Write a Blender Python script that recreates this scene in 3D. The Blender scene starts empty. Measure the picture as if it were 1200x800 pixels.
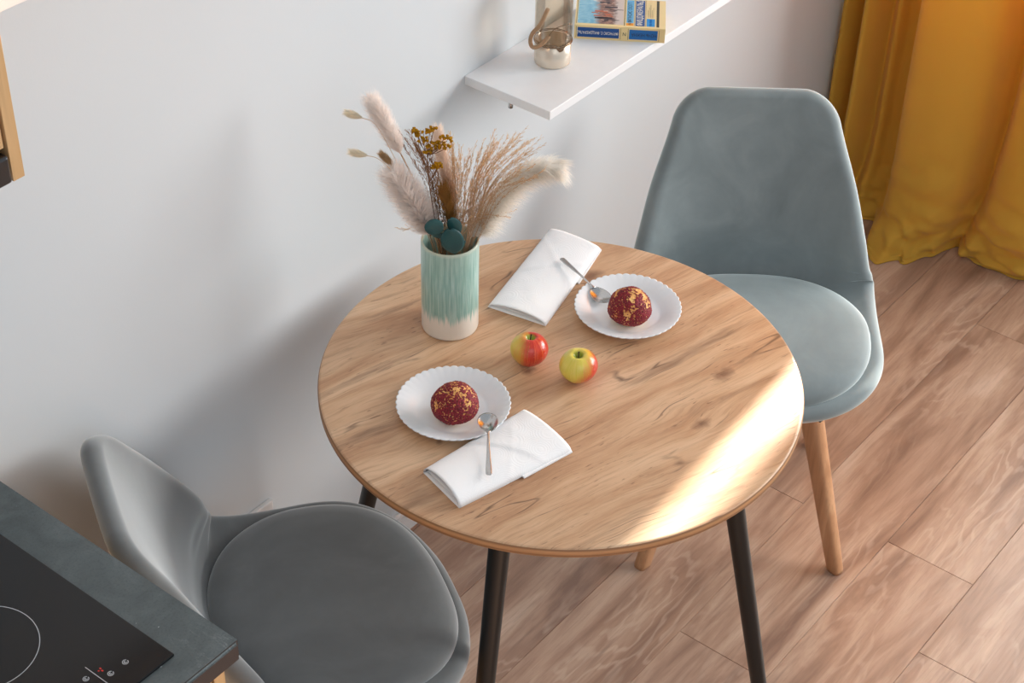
import bpy, bmesh, math, random
import numpy as np
from mathutils import Vector, Matrix, noise
random.seed(7)
PI = math.pi
C = bpy.context.scene.collection
SC = bpy.context.scene

# ------------------------------------------------------------------ helpers
def srgb(r, g, b):
    f = lambda c: ((c/255)/12.92 if c/255 <= .04045 else ((c/255+.055)/1.055)**2.4)
    return (f(r), f(g), f(b), 1)

def mesh_obj(name, verts, faces, mat, parent=None, smooth=True, loc=None, rotz=None):
    me = bpy.data.meshes.new(name)
    me.from_pydata([tuple(v) for v in verts], [], faces)
    me.update()
    if smooth:
        me.polygons.foreach_set('use_smooth', [True]*len(me.polygons))
    o = bpy.data.objects.new(name, me)
    C.objects.link(o)
    for m in (mat if isinstance(mat, (list, tuple)) else [mat]):
        me.materials.append(m)
    if parent: o.parent = parent
    if loc: o.location = loc
    if rotz: o.rotation_euler = (0, 0, rotz)
    return o

def bm_obj(name, bm, mat, parent=None, smooth=False, **k):
    bmesh.ops.recalc_face_normals(bm, faces=bm.faces)
    me = bpy.data.meshes.new(name); bm.to_mesh(me); bm.free()
    if smooth: me.polygons.foreach_set('use_smooth', [True]*len(me.polygons))
    o = bpy.data.objects.new(name, me); C.objects.link(o)
    for m in (mat if isinstance(mat, (list, tuple)) else [mat]): me.materials.append(m)
    if parent: o.parent = parent
    if k.get('loc'): o.location = k['loc']
    if k.get('rotz'): o.rotation_euler = (0, 0, k['rotz'])
    return o

def add_box(bm, x0, x1, y0, y1, z0, z1, M=None):
    vs = [bm.verts.new((x, y, z)) for z in (z0, z1) for x, y in ((x0, y0), (x1, y0), (x1, y1), (x0, y1))]
    if M: 
        for v in vs: v.co = M @ v.co
    for f in ((3, 2, 1, 0), (4, 5, 6, 7), (0, 1, 5, 4), (1, 2, 6, 5), (2, 3, 7, 6), (3, 0, 4, 7)):
        bm.faces.new([vs[i] for i in f])

def box(name, x0, x1, y0, y1, z0, z1, mat, parent=None, bevel=0, M=None):
    bm = bmesh.new(); add_box(bm, x0, x1, y0, y1, z0, z1, M)
    if bevel:
        bmesh.ops.bevel(bm, geom=list(bm.edges), offset=bevel, segments=3, affect='EDGES', profile=.5)
    return bm_obj(name, bm, mat, parent, smooth=False)

def lathe_data(prof, n=64, rmod=None):
    V, Fc = [], []
    for i, (r, z) in enumerate(prof):
        for j in range(n):
            a = 2*PI*j/n; rr = r
            if rmod: rr, zz = rmod(i, r, z, a)
            else: zz = z
            V.append((rr*math.cos(a), rr*math.sin(a), zz))
    for i in range(len(prof)-1):
        for j in range(n):
            k = (j+1) % n
            Fc.append((i*n+j, i*n+k, (i+1)*n+k, (i+1)*n+j))
    return V, Fc

def lathe(name, prof, mat, parent=None, n=64, rmod=None, loc=None, rotz=None):
    V, Fc = lathe_data(prof, n, rmod)
    if prof[0][0] > 1e-6: pass
    o = mesh_obj(name, V, Fc, mat, parent, True, loc, rotz)
    bm = bmesh.new(); bm.from_mesh(o.data)
    bmesh.ops.remove_doubles(bm, verts=bm.verts, dist=1e-6)
    bmesh.ops.recalc_face_normals(bm, faces=bm.faces)
    bm.to_mesh(o.data); bm.free()
    o.data.polygons.foreach_set('use_smooth', [True]*len(o.data.polygons))
    return o

def catmull(P, n):
    P = [Vector(p) for p in P]
    out = []
    seg = len(P)-1
    for i in range(n):
        t = i/(n-1)*seg; k = min(int(t), seg-1); u = t-k
        p1, p2 = P[k], P[k+1]
        p0 = P[k-1] if k > 0 else p1*2-p2
        p3 = P[k+2] if k+2 <= seg else p2*2-p1
        out.append(.5*((2*p1)+(p2-p0)*u+(2*p0-5*p1+4*p2-p3)*u*u+(3*p1-p0-3*p2+p3)*u**3))
    return out

def tube_data(path, rad, n=8, V=None, Fc=None, cap=True, squash=1.0):
    V = [] if V is None else V; Fc = [] if Fc is None else Fc
    b = len(V); m = len(path)
    path = [Vector(p) for p in path]
    prev = None
    for i, p in enumerate(path):
        t = (path[min(i+1, m-1)]-path[max(i-1, 0)]).normalized()
        if prev is None:
            ref = Vector((0, 0, 1)) if abs(t.z) < .9 else Vector((1, 0, 0))
            a = t.cross(ref).normalized()
        else:
            a = (prev - t*prev.dot(t)).normalized()
        prev = a; c = t.cross(a)
        r = rad(i/(m-1)) if callable(rad) else rad
        for j in range(n):
            an = 2*PI*j/n
            V.append(tuple(p+a*(r*math.cos(an))+c*(r*squash*math.sin(an))))
    for i in range(m-1):
        for j in range(n):
            k = (j+1) % n
            Fc.append((b+i*n+j, b+i*n+k, b+(i+1)*n+k, b+(i+1)*n+j))
    if cap:
        Fc.append(tuple(b+j for j in range(n))[::-1]); Fc.append(tuple(b+(m-1)*n+j for j in range(n)))
    return V, Fc

def tube(name, path, rad, mat, parent=None, n=10, **k):
    V, Fc = tube_data(path, rad, n)
    return mesh_obj(name, V, Fc, mat, parent, True, **k)

def tag(o, label, cat, group=None):
    o['label'] = label; o['category'] = cat
    if group: o['group'] = group
    return o
def thing(name, label, cat, loc=(0, 0, 0), rotz=0, group=None):
    o = bpy.data.objects.new(name, None); C.objects.link(o)
    o.location = loc; o.rotation_euler = (0, 0, rotz); o.empty_display_size = .05
    return tag(o, label, cat, group)
def dup(root, loc, rotz, label, group=None):
    r = root.copy(); C.objects.link(r); r.location = loc; r.rotation_euler = (0, 0, rotz)
    r['label'] = label
    if group: r['group'] = group
    for ch in list(root.children):
        c = ch.copy(); C.objects.link(c); c.parent = r
        for g in list(ch.children):
            d = g.copy(); C.objects.link(d); d.parent = c
    return r
def struct(o): o['kind'] = 'structure'; return o

# ------------------------------------------------------------------ node helpers
class NT:
    def __init__(s, name):
        s.m = bpy.data.materials.new(name); s.m.use_nodes = True
        s.t = s.m.node_tree; s.n = s.t.nodes; s.l = s.t.links
        s.b = s.n['Principled BSDF']; s.out = s.n['Material Output']
    def node(s, ty, **k):
        n = s.n.new(ty)
        for a, v in k.items(): setattr(n, a, v)
        return n
    def set(s, n, name, v):
        i = n.inputs[name]
        if hasattr(v, 'bl_idname') or isinstance(v, bpy.types.NodeSocket): s.l.new(v, i)
        else: i.default_value = v
    def coord(s, rot=0, scale=(1, 1, 1), loc=(0, 0, 0), src=None):
        if src is None: src = s.node('ShaderNodeTexCoord').outputs['Object']
        m = s.node('ShaderNodeMapping'); s.l.new(src, m.inputs[0])
        m.inputs['Rotation'].default_value = (0, 0, rot); m.inputs['Scale'].default_value = scale
        m.inputs['Location'].default_value = loc
        return m.outputs[0]
    def noise(s, vec, scale=5, detail=4, rough=.5, dist=0):
        n = s.node('ShaderNodeTexNoise'); s.l.new(vec, n.inputs['Vector'])
        n.inputs['Scale'].default_value = scale; n.inputs['Detail'].default_value = detail
        n.inputs['Roughness'].default_value = rough; n.inputs['Distortion'].default_value = dist
        return n.outputs['Fac']
    def ramp(s, fac, stops, interp='LINEAR'):
        r = s.node('ShaderNodeValToRGB'); s.l.new(fac, r.inputs[0])
        r.color_ramp.interpolation = interp
        e = r.color_ramp.elements
        while len(e) < len(stops): e.new(.5)
        for el, (p, c) in zip(e, stops):
            el.position = p; el.color = c if len(c) == 4 else (*c, 1)
        return r.outputs[0]
    def val(s, fac, a, b):
        return s.ramp(fac, [(a, (0, 0, 0, 1)), (b, (1, 1, 1, 1))])
    def mix(s, f, a, b, mode='MIX'):
        m = s.node('ShaderNodeMix', data_type='RGBA', blend_type=mode)
        for i, v in ((0, f), (6, a), (7, b)):
            if isinstance(v, bpy.types.NodeSocket): s.l.new(v, m.inputs[i])
            else: m.inputs[i].default_value = v
        return m.outputs[2]
    def math(s, op, a, b=0, c=0, clamp=False):
        m = s.node('ShaderNodeMath', operation=op); m.use_clamp = clamp
        for i, v in enumerate((a, b, c)):
            if isinstance(v, bpy.types.NodeSocket): s.l.new(v, m.inputs[i])
            else: m.inputs[i].default_value = v
        return m.outputs[0]
    def sep(s, v):
        n = s.node('ShaderNodeSeparateXYZ'); s.l.new(v, n.inputs[0]); return n.outputs
    def bump(s, h, strength=.3, dist=.002):
        b = s.node('ShaderNodeBump'); s.l.new(h, b.inputs['Height'])
        b.inputs['Strength'].default_value = strength; b.inputs['Distance'].default_value = dist
        s.l.new(b.outputs[0], s.b.inputs['Normal'])
    def base(s, col, rough=.5, metal=0, **k):
        s.set(s.b, 'Base Color', col); s.set(s.b, 'Roughness', rough); s.set(s.b, 'Metallic', metal)
        for a, v in k.items(): s.set(s.b, a.replace('_', ' '), v)
        return s

def simple(name, col, rough=.5, metal=0, bump=None, **k):
    t = NT(name)
    c = t.coord()
    n = t.noise(c, bump[0] if bump else 30, 3)
    col2 = tuple(x*.93 for x in col[:3])+(1,)
    t.base(t.mix(n, col, col2), rough, metal, **k)
    if bump: t.bump(n, bump[1], bump[2])
    return t.m

# ------------------------------------------------------------------ materials
def mat_wood_top():
    t = NT('oak_tabletop'); A = math.radians(15.5)
    g0 = t.coord(rot=A)
    wob = t.noise(t.coord(scale=(1.3, 3.0, 1), src=g0), 2.2, 3, .5)
    # wobble the grain sideways
    comb = t.node('ShaderNodeCombineXYZ'); xs = t.sep(g0)
    t.l.new(xs[0], comb.inputs[0])
    t.l.new(t.math('ADD', xs[1], t.math('MULTIPLY', wob, .085)), comb.inputs[1])
    g = comb.outputs[0]
    broad = t.noise(t.coord(scale=(1.6, 11, 1), src=g), 1.6, 5, .55, .3)
    fine = t.noise(t.coord(scale=(5, 110, 1), src=g), 2.2, 4, .6)
    fine2 = t.noise(t.coord(scale=(14, 260, 1), src=g, loc=(3, 1, 0)), 2, 3, .6)
    col = t.ramp(broad, [(.26, srgb(166, 122, 88)), (.40, srgb(192, 148, 112)), (.52, srgb(208, 168, 132)), (.72, srgb(224, 190, 156))])
    col = t.mix(t.math('MULTIPLY', t.val(fine, .48, .74), .42), col, srgb(138, 94, 62))
    col = t.mix(t.math('MULTIPLY', t.val(fine2, .55, .8), .35), col, srgb(240, 206, 165))
    # dark smoky streaks
    st = t.noise(t.coord(scale=(1.5, 16, 1), src=g, loc=(5.3, 2.7, 0)), 1.5, 5, .62)
    col = t.mix(t.math('MULTIPLY', t.val(st, .58, .72), .62), col, srgb(112, 76, 52))
    # long thin cracks
    cr = t.noise(t.coord(scale=(1.1, 9, 1), src=g, loc=(1.9, 7.1, 0)), 1.5, 2.5, .5, .15)
    line = t.math('SUBTRACT', 1, t.val(t.math('ABSOLUTE', t.math('SUBTRACT', cr, .5)), .001, .0085))
    br = t.val(t.noise(t.coord(scale=(5, 9, 1), src=g, loc=(4, 4, 0)), 2, 3), .50, .60)
    col = t.mix(t.math('MULTIPLY', t.math('MULTIPLY', line, br), .78), col, srgb(82, 54, 38))
    # short pores
    pz = t.noise(t.coord(scale=(34, 240, 1), src=g, loc=(2, 9, 0)), 1, 2, .5)
    pm = t.val(t.noise(t.coord(scale=(3, 6, 1), src=g, loc=(8, 3, 0)), 2, 2), .45, .6)
    col = t.mix(t.math('MULTIPLY', t.math('MULTIPLY', t.val(pz, .64, .70), pm), .65), col, srgb(112, 74, 50))
    # knots
    for kx, ky, r in ((.178, -.204, .011), (-.225, -.10, .008), (.26, .13, .013), (.05, -.245, .009), (-.02, .05, .007)):
        v = t.node('ShaderNodeVectorMath', operation='SUBTRACT'); t.l.new(g0, v.inputs[0])
        c, s_ = math.cos(A), math.sin(A)
        v.inputs[1].default_value = (kx*c-ky*s_, kx*s_+ky*c, 0)
        x = t.sep(v.outputs[0])
        nn = t.noise(g0, 60, 3)
        d = t.math('SQRT', t.math('ADD', t.math('POWER', t.math('ABSOLUTE', t.math('MULTIPLY', x[0], .62)), 2), t.math('POWER', t.math('ABSOLUTE', x[1]), 2)))
        d = t.math('ADD', d, t.math('MULTIPLY', t.math('SUBTRACT', nn, .5), .014))
        f = t.math('SUBTRACT', 1, t.val(t.math('DIVIDE', d, r*2), .15, .75))
        col = t.mix(t.math('MULTIPLY', f, .75), col, srgb(104, 66, 46))
    t.base(col, .42)
    t.bump(fine, .12, .0006)
    return t.m

def mat_wood_edge(name, c1, c2, c3, layers=True):
    t = NT(name); g = t.coord(); x = t.sep(g)
    n = t.noise(t.coord(scale=(8, 8, 200)), 2, 3)
    col = t.mix(n, c1, c2)
    if layers:
        f = t.ramp(t.math('FRACT', t.math('MULTIPLY', x[2], 95)), [(.0, (1, 1, 1, 1)), (.3, (0, 0, 0, 1)), (.7, (0, 0, 0, 1)), (1, (1, 1, 1, 1))])
        col = t.mix(t.math('MULTIPLY', f, .7), col, c3)
    t.base(col, .5); return t.m

def mat_wood(name, c1, c2, c3, axis=2, s=1):
    t = NT(name)
    sc = [26*s]*3; sc[axis] = 2.0*s
    a = t.noise(t.coord(scale=sc), 1.2, 4, .55, .4)
    sc2 = [150*s]*3; sc2[axis] = 5*s
    b = t.noise(t.coord(scale=sc2), 1.5, 3)
    col = t.ramp(a, [(.3, c1), (.5, c2), (.72, c3)])
    col = t.mix(t.math('MULTIPLY', t.val(b, .5, .8), .35), col, tuple(v*.6 for v in c1[:3])+(1,))
    t.base(col, .45); t.bump(b, .1, .0005); return t.m

def mat_floor():
    t = NT('laminate_planks')
    at = t.node('ShaderNodeAttribute', attribute_name='pid'); rnd = at.outputs['Fac']
    off = t.node('ShaderNodeCombineXYZ')
    t.l.new(t.math('MULTIPLY', rnd, 37.0), off.inputs[0]); t.l.new(t.math('MULTIPLY', rnd, 91.0), off.inputs[1])
    add = t.node('ShaderNodeVectorMath', operation='ADD')
    tc = t.node('ShaderNodeTexCoord')
    t.l.new(tc.outputs['Object'], add.inputs[0]); t.l.new(off.outputs[0], add.inputs[1])
    g = add.outputs[0]
    warp = t.noise(t.coord(scale=(1.0, 3.5, 1), src=g), 1.7, 4, .5)
    rings = t.math('SINE', t.math('MULTIPLY', warp, 100))
    broad = t.noise(t.coord(scale=(1.4, 9, 1), src=g), 1.6, 5, .6, .5)
    fine = t.noise(t.coord(scale=(5, 95, 1), src=g), 2, 4, .65)
    col = t.ramp(broad, [(.32, srgb(136, 101, 82)), (.45, srgb(170, 133, 110)), (.56, srgb(192, 157, 133)), (.70, srgb(214, 184, 162))])
    rm = t.val(t.noise(t.coord(scale=(1.0, 5, 1), src=g, loc=(3, 3, 0)), 1.4, 2), .5, .62)
    col = t.mix(t.math('MULTIPLY', t.math('MULTIPLY', t.val(rings, .35, .95), rm), .34), col, srgb(222, 194, 172))
    col = t.mix(t.math('MULTIPLY', t.val(fine, .5, .75), .42), col, srgb(128, 92, 76))
    st = t.noise(t.coord(scale=(1.6, 20, 1), src=g, loc=(7, 1, 0)), 1.7, 5, .62)
    col = t.mix(t.math('MULTIPLY', t.val(st, .60, .76), .6), col, srgb(112, 82, 70))
    hue = t.math('FRACT', t.math('MULTIPLY', rnd, 7.31))
    col = t.mix(t.math('MULTIPLY', hue, .22), col, srgb(190, 170, 158))
    t.base(col, .33, Specular_IOR_Level=.7)
    t.bump(fine, .15, .0006)
    return t.m

def mat_wall():
    t = NT('painted_plaster'); c = t.coord()
    n = t.noise(c, 2.5, 3); f = t.noise(c, 220, 2)
    t.base(t.mix(n, srgb(212, 218, 222), srgb(209, 214, 218)), .8); t.bump(f, .08, .001)
    return t.m

def mat_velvet(name, c_dark, c_mid, c_light):
    t = NT(name); c = t.coord()
    n = t.noise(t.coord(scale=(1, 1, .7)), 6.5, 5, .55, 1.2)
    n2 = t.noise(c, 38, 4, .6)
    f = t.math('ADD', t.math('MULTIPLY', n, .85), t.math('MULTIPLY', n2, .15))
    col = t.ramp(f, [(.25, c_dark), (.5, c_mid), (.75, c_light)])
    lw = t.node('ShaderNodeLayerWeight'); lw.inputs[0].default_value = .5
    col = t.mix(t.math('MULTIPLY', t.math('POWER', lw.outputs['Facing'], 2.2), .85), col, tuple(min(1, v*3.2) for v in c_light[:3])+(1,))  # pale pile sheen at grazing angles put into the base colour
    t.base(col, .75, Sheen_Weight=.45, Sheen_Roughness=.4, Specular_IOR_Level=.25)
    t.b.inputs['Sheen Tint'].default_value = (.95, .97, .98, 1)
    t.bump(t.noise(c, 16, 3), .12, .004)
    return t.m

def mat_counter():
    t = NT('slate_worktop'); c = t.coord()
    n = t.noise(c, 9, 6, .6, .8); col = t.ramp(n, [(.3, srgb(72, 80, 81)), (.55, srgb(94, 102, 103)), (.75, srgb(116, 124, 125))])
    v = t.noise(t.coord(rot=-.5, scale=(12, 2.4, 1)), 3.2, 7, .72, 1.2)
    line = t.math('SUBTRACT', 1, t.val(t.math('ABSOLUTE', t.math('SUBTRACT', v, .5)), .0, .016))
    m = t.val(t.noise(c, 5.5, 3), .50, .66)
    col = t.mix(t.math('MULTIPLY', t.math('MULTIPLY', line, m), .85), col, srgb(150, 158, 160))
    fk = t.noise(t.coord(scale=(1, 2, 1)), 70, 2); col = t.mix(t.math('MULTIPLY', t.val(fk, .745, .765), .8), col, srgb(205, 210, 214))
    sp = t.noise(c, 300, 2); col = t.mix(t.math('MULTIPLY', t.val(sp, .5, .8), .3), col, srgb(30, 34, 36))
    t.base(col, .42); t.bump(v, .3, .001); return t.m

def mat_curtain():
    t = NT('ochre_curtain_cloth'); c = t.coord()
    w = t.noise(t.coord(scale=(300, 300, 300)), 3, 2)
    n = t.noise(c, 4, 3)
    col = t.mix(n, srgb(222, 174, 58), srgb(230, 184, 72))
    t.base(col, .8, Sheen_Weight=.15); t.bump(w, .15, .0006)
    tr = t.node('ShaderNodeBsdfTranslucent'); tr.inputs[0].default_value = srgb(255, 206, 50)
    ms = t.node('ShaderNodeMixShader'); ms.inputs[0].default_value = .28
    t.l.new(t.b.outputs[0], ms.inputs[1]); t.l.new(tr.outputs[0], ms.inputs[2]); t.l.new(ms.outputs[0], t.out.inputs[0])
    return t.m

def mat_fibre(name, c1, c2, tr=.58, low=None):
    t = NT(name)
    col = t.mix(t.noise(t.coord(), 60, 2), c1, c2)
    if low: col = t.mix(t.val(t.sep(t.coord())[2], .12, .21), low, col)
    t.base(col, 1.0, Specular_IOR_Level=.1)
    b = t.node('ShaderNodeBsdfTranslucent'); t.l.new(col, b.inputs[0])
    ms = t.node('ShaderNodeMixShader'); ms.inputs[0].default_value = tr
    t.l.new(t.b.outputs[0], ms.inputs[1]); t.l.new(b.outputs[0], ms.inputs[2]); t.l.new(ms.outputs[0], t.out.inputs[0])
    return t.m

def mat_vase():
    t = NT('dripped_glaze'); c = t.coord(); x = t.sep(c)
    ang = t.math('ARCTAN2', x[1], x[0])
    cb = t.node('ShaderNodeCombineXYZ'); t.l.new(t.math('COSINE', ang), cb.inputs[0]); t.l.new(t.math('SINE', ang), cb.inputs[1]); t.l.new(x[2], cb.inputs[2])
    drip = t.noise(t.coord(scale=(9, 9, 4), src=cb.outputs[0]), 1.6, 5, .65)
    drip2 = t.noise(t.coord(scale=(7, 7, 9), src=cb.outputs[0]), 1.6, 4, .6)
    edge = t.math('ADD', x[2], t.math('MULTIPLY', t.math('SUBTRACT', drip, .5), .075))
    f = t.val(t.math('MULTIPLY', edge, 10), .38, .50)   # z ~ .04-.05
    strk = t.ramp(t.math('ADD', t.math('MULTIPLY', drip2, .6), t.math('MULTIPLY', drip, .4)), [(.34, srgb(118, 156, 148)), (.48, srgb(148, 188, 178)), (.64, srgb(188, 214, 206))])
    up = t.val(t.math('MULTIPLY', x[2], 5), .66, .98)
    strk = t.mix(t.math('MULTIPLY', up, .55), strk, srgb(176, 196, 184))
    dk = t.noise(t.coord(scale=(14, 14, 3), src=cb.outputs[0], loc=(0, 0, 4)), 2.0, 4, .7)
    band = t.math('SUBTRACT', 1, t.math('ABSOLUTE', t.math('MULTIPLY', t.math('SUBTRACT', x[2], .075), 22)), clamp=True)
    strk = t.mix(t.math('MULTIPLY', t.math('MULTIPLY', t.val(dk, .50, .66), band), .5), strk, srgb(84, 126, 116))
    col = t.mix(f, srgb(232, 226, 216), strk)
    rim = t.val(x[2], .172, .1785)
    t.base(t.mix(rim, col, srgb(196, 200, 180)), .32, Coat_Weight=.3)
    t.bump(drip2, .25, .0015); return t.m

def mat_apple(name, red_dir, amount):
    t = NT(name); c = t.coord(); x = t.sep(c)
    nv = t.node('ShaderNodeVectorMath', operation='NORMALIZE'); t.l.new(c, nv.inputs[0])
    d = t.node('ShaderNodeVectorMath', operation='DOT_PRODUCT'); t.l.new(nv.outputs[0], d.inputs[0]); d.inputs[1].default_value = red_dir
    ang = t.math('ARCTAN2', x[1], x[0])
    cb = t.node('ShaderNodeCombineXYZ'); t.l.new(t.math('COSINE', ang), cb.inputs[0]); t.l.new(t.math('SINE', ang), cb.inputs[1]); t.l.new(t.math('MULTIPLY', x[2], 6), cb.inputs[2])
    s = t.noise(t.coord(scale=(14, 14, 2), src=cb.outputs[0]), 1.5, 5, .7)
    big = t.noise(c, 30, 2)
    f = t.math('ADD', d.outputs['Value'], t.math('ADD', t.math('MULTIPLY', t.math('SUBTRACT', s, .5), 1.3), t.math('MULTIPLY', t.math('SUBTRACT', big, .5), .6)))
    f = t.val(t.math('ADD', t.math('MULTIPLY', f, .5), amount), .35, .75)
    yel = t.mix(t.val(s, .3, .7), srgb(214, 200, 58), srgb(236, 214, 112))
    red = t.ramp(s, [(.3, srgb(176, 28, 22)), (.55, srgb(208, 58, 36)), (.75, srgb(238, 140, 84))])
    col = t.mix(f, yel, red)
    r2 = t.math('ADD', t.math('MULTIPLY', x[0], x[0]), t.math('MULTIPLY', x[1], x[1]))
    cup = t.math('MULTIPLY', t.math('SUBTRACT', 1, t.val(t.math('MULTIPLY', r2, 10000), .4, 1.6)), t.val(x[2], .0, .01))
    col = t.mix(cup, col, srgb(150, 160, 40))
    dots = t.node('ShaderNodeTexVoronoi'); t.l.new(c, dots.inputs[0]); dots.inputs['Scale'].default_value = 260
    col = t.mix(t.math('MULTIPLY', t.math('SUBTRACT', 1, t.val(dots.outputs[0], .06, .16)), .35), col, srgb(250, 232, 170))
    t.base(col, .28, Coat_Weight=.25, Subsurface_Weight=.05); return t.m

def mat_bun():
    t = NT('craquelin_crust')
    at = t.node('ShaderNodeAttribute', attribute_name='crust').outputs['Fac']
    c = t.coord(); n = t.noise(c, 420, 3, .6)
    red = t.ramp(n, [(.35, srgb(84, 8, 20)), (.6, srgb(146, 28, 42)), (.8, srgb(182, 58, 62))])
    gold = t.ramp(t.noise(c, 90, 4), [(.3, srgb(206, 132, 62)), (.7, srgb(244, 196, 122))])
    e = t.math('ADD', at, t.math('MULTIPLY', t.math('SUBTRACT', t.noise(c, 260, 3), .5), .35))
    t.base(t.mix(t.val(e, .42, .55), gold, red), .7); t.bump(n, .6, .0012)
    return t.m

def mat_glass(name, tint=(1, 1, 1, 1), tf=.8):
    # thin clear glass: transmission with reflective coat (see-through without caustics)
    t = NT(name)
    tr = t.node('ShaderNodeBsdfTransparent'); tr.inputs[0].default_value = tint
    gl = t.node('ShaderNodeBsdfGlossy'); gl.inputs['Roughness'].default_value = .03
    fr = t.node('ShaderNodeFresnel'); fr.inputs[0].default_value = 1.5
    n = t.noise(t.coord(), 20, 1)
    f = t.math('ADD', t.math('MULTIPLY', fr.outputs[0], .5), t.math('MULTIPLY', n, 1-tf), clamp=True)
    ms = t.node('ShaderNodeMixShader'); t.l.new(f, ms.inputs[0])
    t.l.new(tr.outputs[0], ms.inputs[1]); t.l.new(gl.outputs[0], ms.inputs[2]); t.l.new(ms.outputs[0], t.out.inputs[0])
    t.n.remove(t.b); return t.m

def mat_paper(name='napkin_paper'):
    t = NT(name); c = t.coord()
    v = t.node('ShaderNodeTexVoronoi'); t.l.new(c, v.inputs[0]); v.inputs['Scale'].default_value = 24
    ring = t.math('SINE', t.math('MULTIPLY', v.outputs['Distance'], 75))
    t.base(t.mix(t.noise(c, 12, 2), (.93, .93, .94, 1), (.89, .89, .90, 1)), .85)
    h = t.math('ADD', t.math('MULTIPLY', ring, .5), t.noise(c, 500, 2))
    t.bump(h, .13, .0008); return t.m

def mat_art():
    # loose painterly picture in sky blue, cloud white, rust and dark brown
    t = NT('cover_picture'); c = t.coord(); x = t.sep(c)
    n = t.noise(c, 34, 5, .6, 1); n2 = t.noise(t.coord(scale=(1, 2.6, 1)), 60, 5, .7, .6)
    sky = t.ramp(n, [(.35, srgb(104, 170, 200)), (.55, srgb(150, 198, 216)), (.68, srgb(226, 234, 232))])
    grd = t.ramp(n2, [(.3, srgb(60, 50, 56)), (.45, srgb(112, 84, 78)), (.58, srgb(172, 128, 108)), (.7, srgb(216, 200, 188))])
    u = t.math('ADD', x[0], t.math('MULTIPLY', t.math('SUBTRACT', n2, .5), .03))
    col = t.mix(t.val(t.math('MULTIPLY', u, 10), .30, .42), sky, grd)
    col = t.mix(t.val(t.math('MULTIPLY', u, 10), .66, .74), col, srgb(206, 192, 184))
    t.base(col, .45); return t.m

M = dict(
    wall=mat_wall(), floor=mat_floor(), top=mat_wood_top(),
    topedge=mat_wood_edge('plywood_rim', srgb(196, 148, 104), srgb(172, 124, 82), srgb(112, 78, 52)),
    black=simple('black_lacquer', (.007, .0065, .006, 1), .38),
    legwood=mat_wood('beech_leg', srgb(186, 132, 92), srgb(206, 152, 110), srgb(220, 170, 128)),
    cabwood=mat_wood('oak_veneer', srgb(178, 138, 92), srgb(196, 158, 110), srgb(210, 174, 128), axis=2),
    velvet_lit=mat_velvet('blue_grey_velvet_lit', srgb(114, 123, 125), srgb(127, 137, 139), srgb(142, 152, 154)),  # lit copy of the one chair velvet
    velvet_shaded=mat_velvet('blue_grey_velvet_shaded', srgb(94, 96, 97), srgb(104, 107, 108), srgb(117, 120, 121)),  # same velvet, with the left chair's shade put into the colour
    counter=mat_counter(), curtain=mat_curtain(),
    counteredge=simple('dark_worktop_edge', srgb(58, 50, 48), .5, bump=(60, .3, .001)),
    whitelac=simple('white_lacquer', (.86, .86, .87, 1), .32), porcelain=simple('opal_glass', (.84, .86, .89, 1), .15, Coat_Weight=.4),
    steel=simple('brushed_steel', (.62, .61, .60, 1), .2, 1, bump=(300, .05, .0003)),
    paper=mat_paper(), vase=mat_vase(), vasein=simple('vase_inside', srgb(205, 198, 182), .5),
    bun=mat_bun(), trim=simple('white_trim', (.82, .82, .82, 1), .45),
    hob=simple('black_hob_glass', (.006, .006, .007, 1), .10), print_=simple('hob_print', (.55, .56, .58, 1), .5),
    redled=simple('red_digit', (.8, .03, .02, 1), .5), steelrim=simple('dark_rim', (.10, .10, .105, 1), .3, 1),
)

# ------------------------------------------------------------------ room shell
XR = 2.75
struct(box('wall_back', -2.6, XR+.2, 0, .12, 0, 2.7, M['wall']))
# right wall with window opening: y -.708..-.02 kept open behind the curtain, edges shaped to pass a sun strip, sill .80, head 2.35
bm = bmesh.new()
add_box(bm, XR, XR+.2, -3.2, 0, 0, .92); add_box(bm, XR, XR+.2, -3.2, 0, 2.35, 2.7)
add_box(bm, XR, XR+.2, -1.15, -.712, .92, 2.35); add_box(bm, XR, XR+.2, -3.2, -3.1, .92, 2.35); add_box(bm, XR, XR+.2, -.06, 0, .92, 2.35)  # unseen second opening, shaped to let the outside area lamp in
struct(bm_obj('wall_right', bm, M['wall']))
w = thing('window_1', '', ''); del w['label'], w['category']; w['kind'] = 'structure'; w.location = (XR+.12, -.386, .92)
bm = bmesh.new()
for a in ((-.02, .02, -.326, .326, 0, .04), (-.02, .02, -.326, .326, 1.39, 1.43), (-.02, .02, -.326, -.316, .04, 1.39), (-.02, .02, .29, .326, .04, 1.39)):
    add_box(bm, *a)
bm_obj('window_frame', bm, M['trim'], w)
box('window_pane', -.003, .003, -.316, .29, .04, 1.39, mat_glass('window_glass', tf=1), w)

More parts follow.
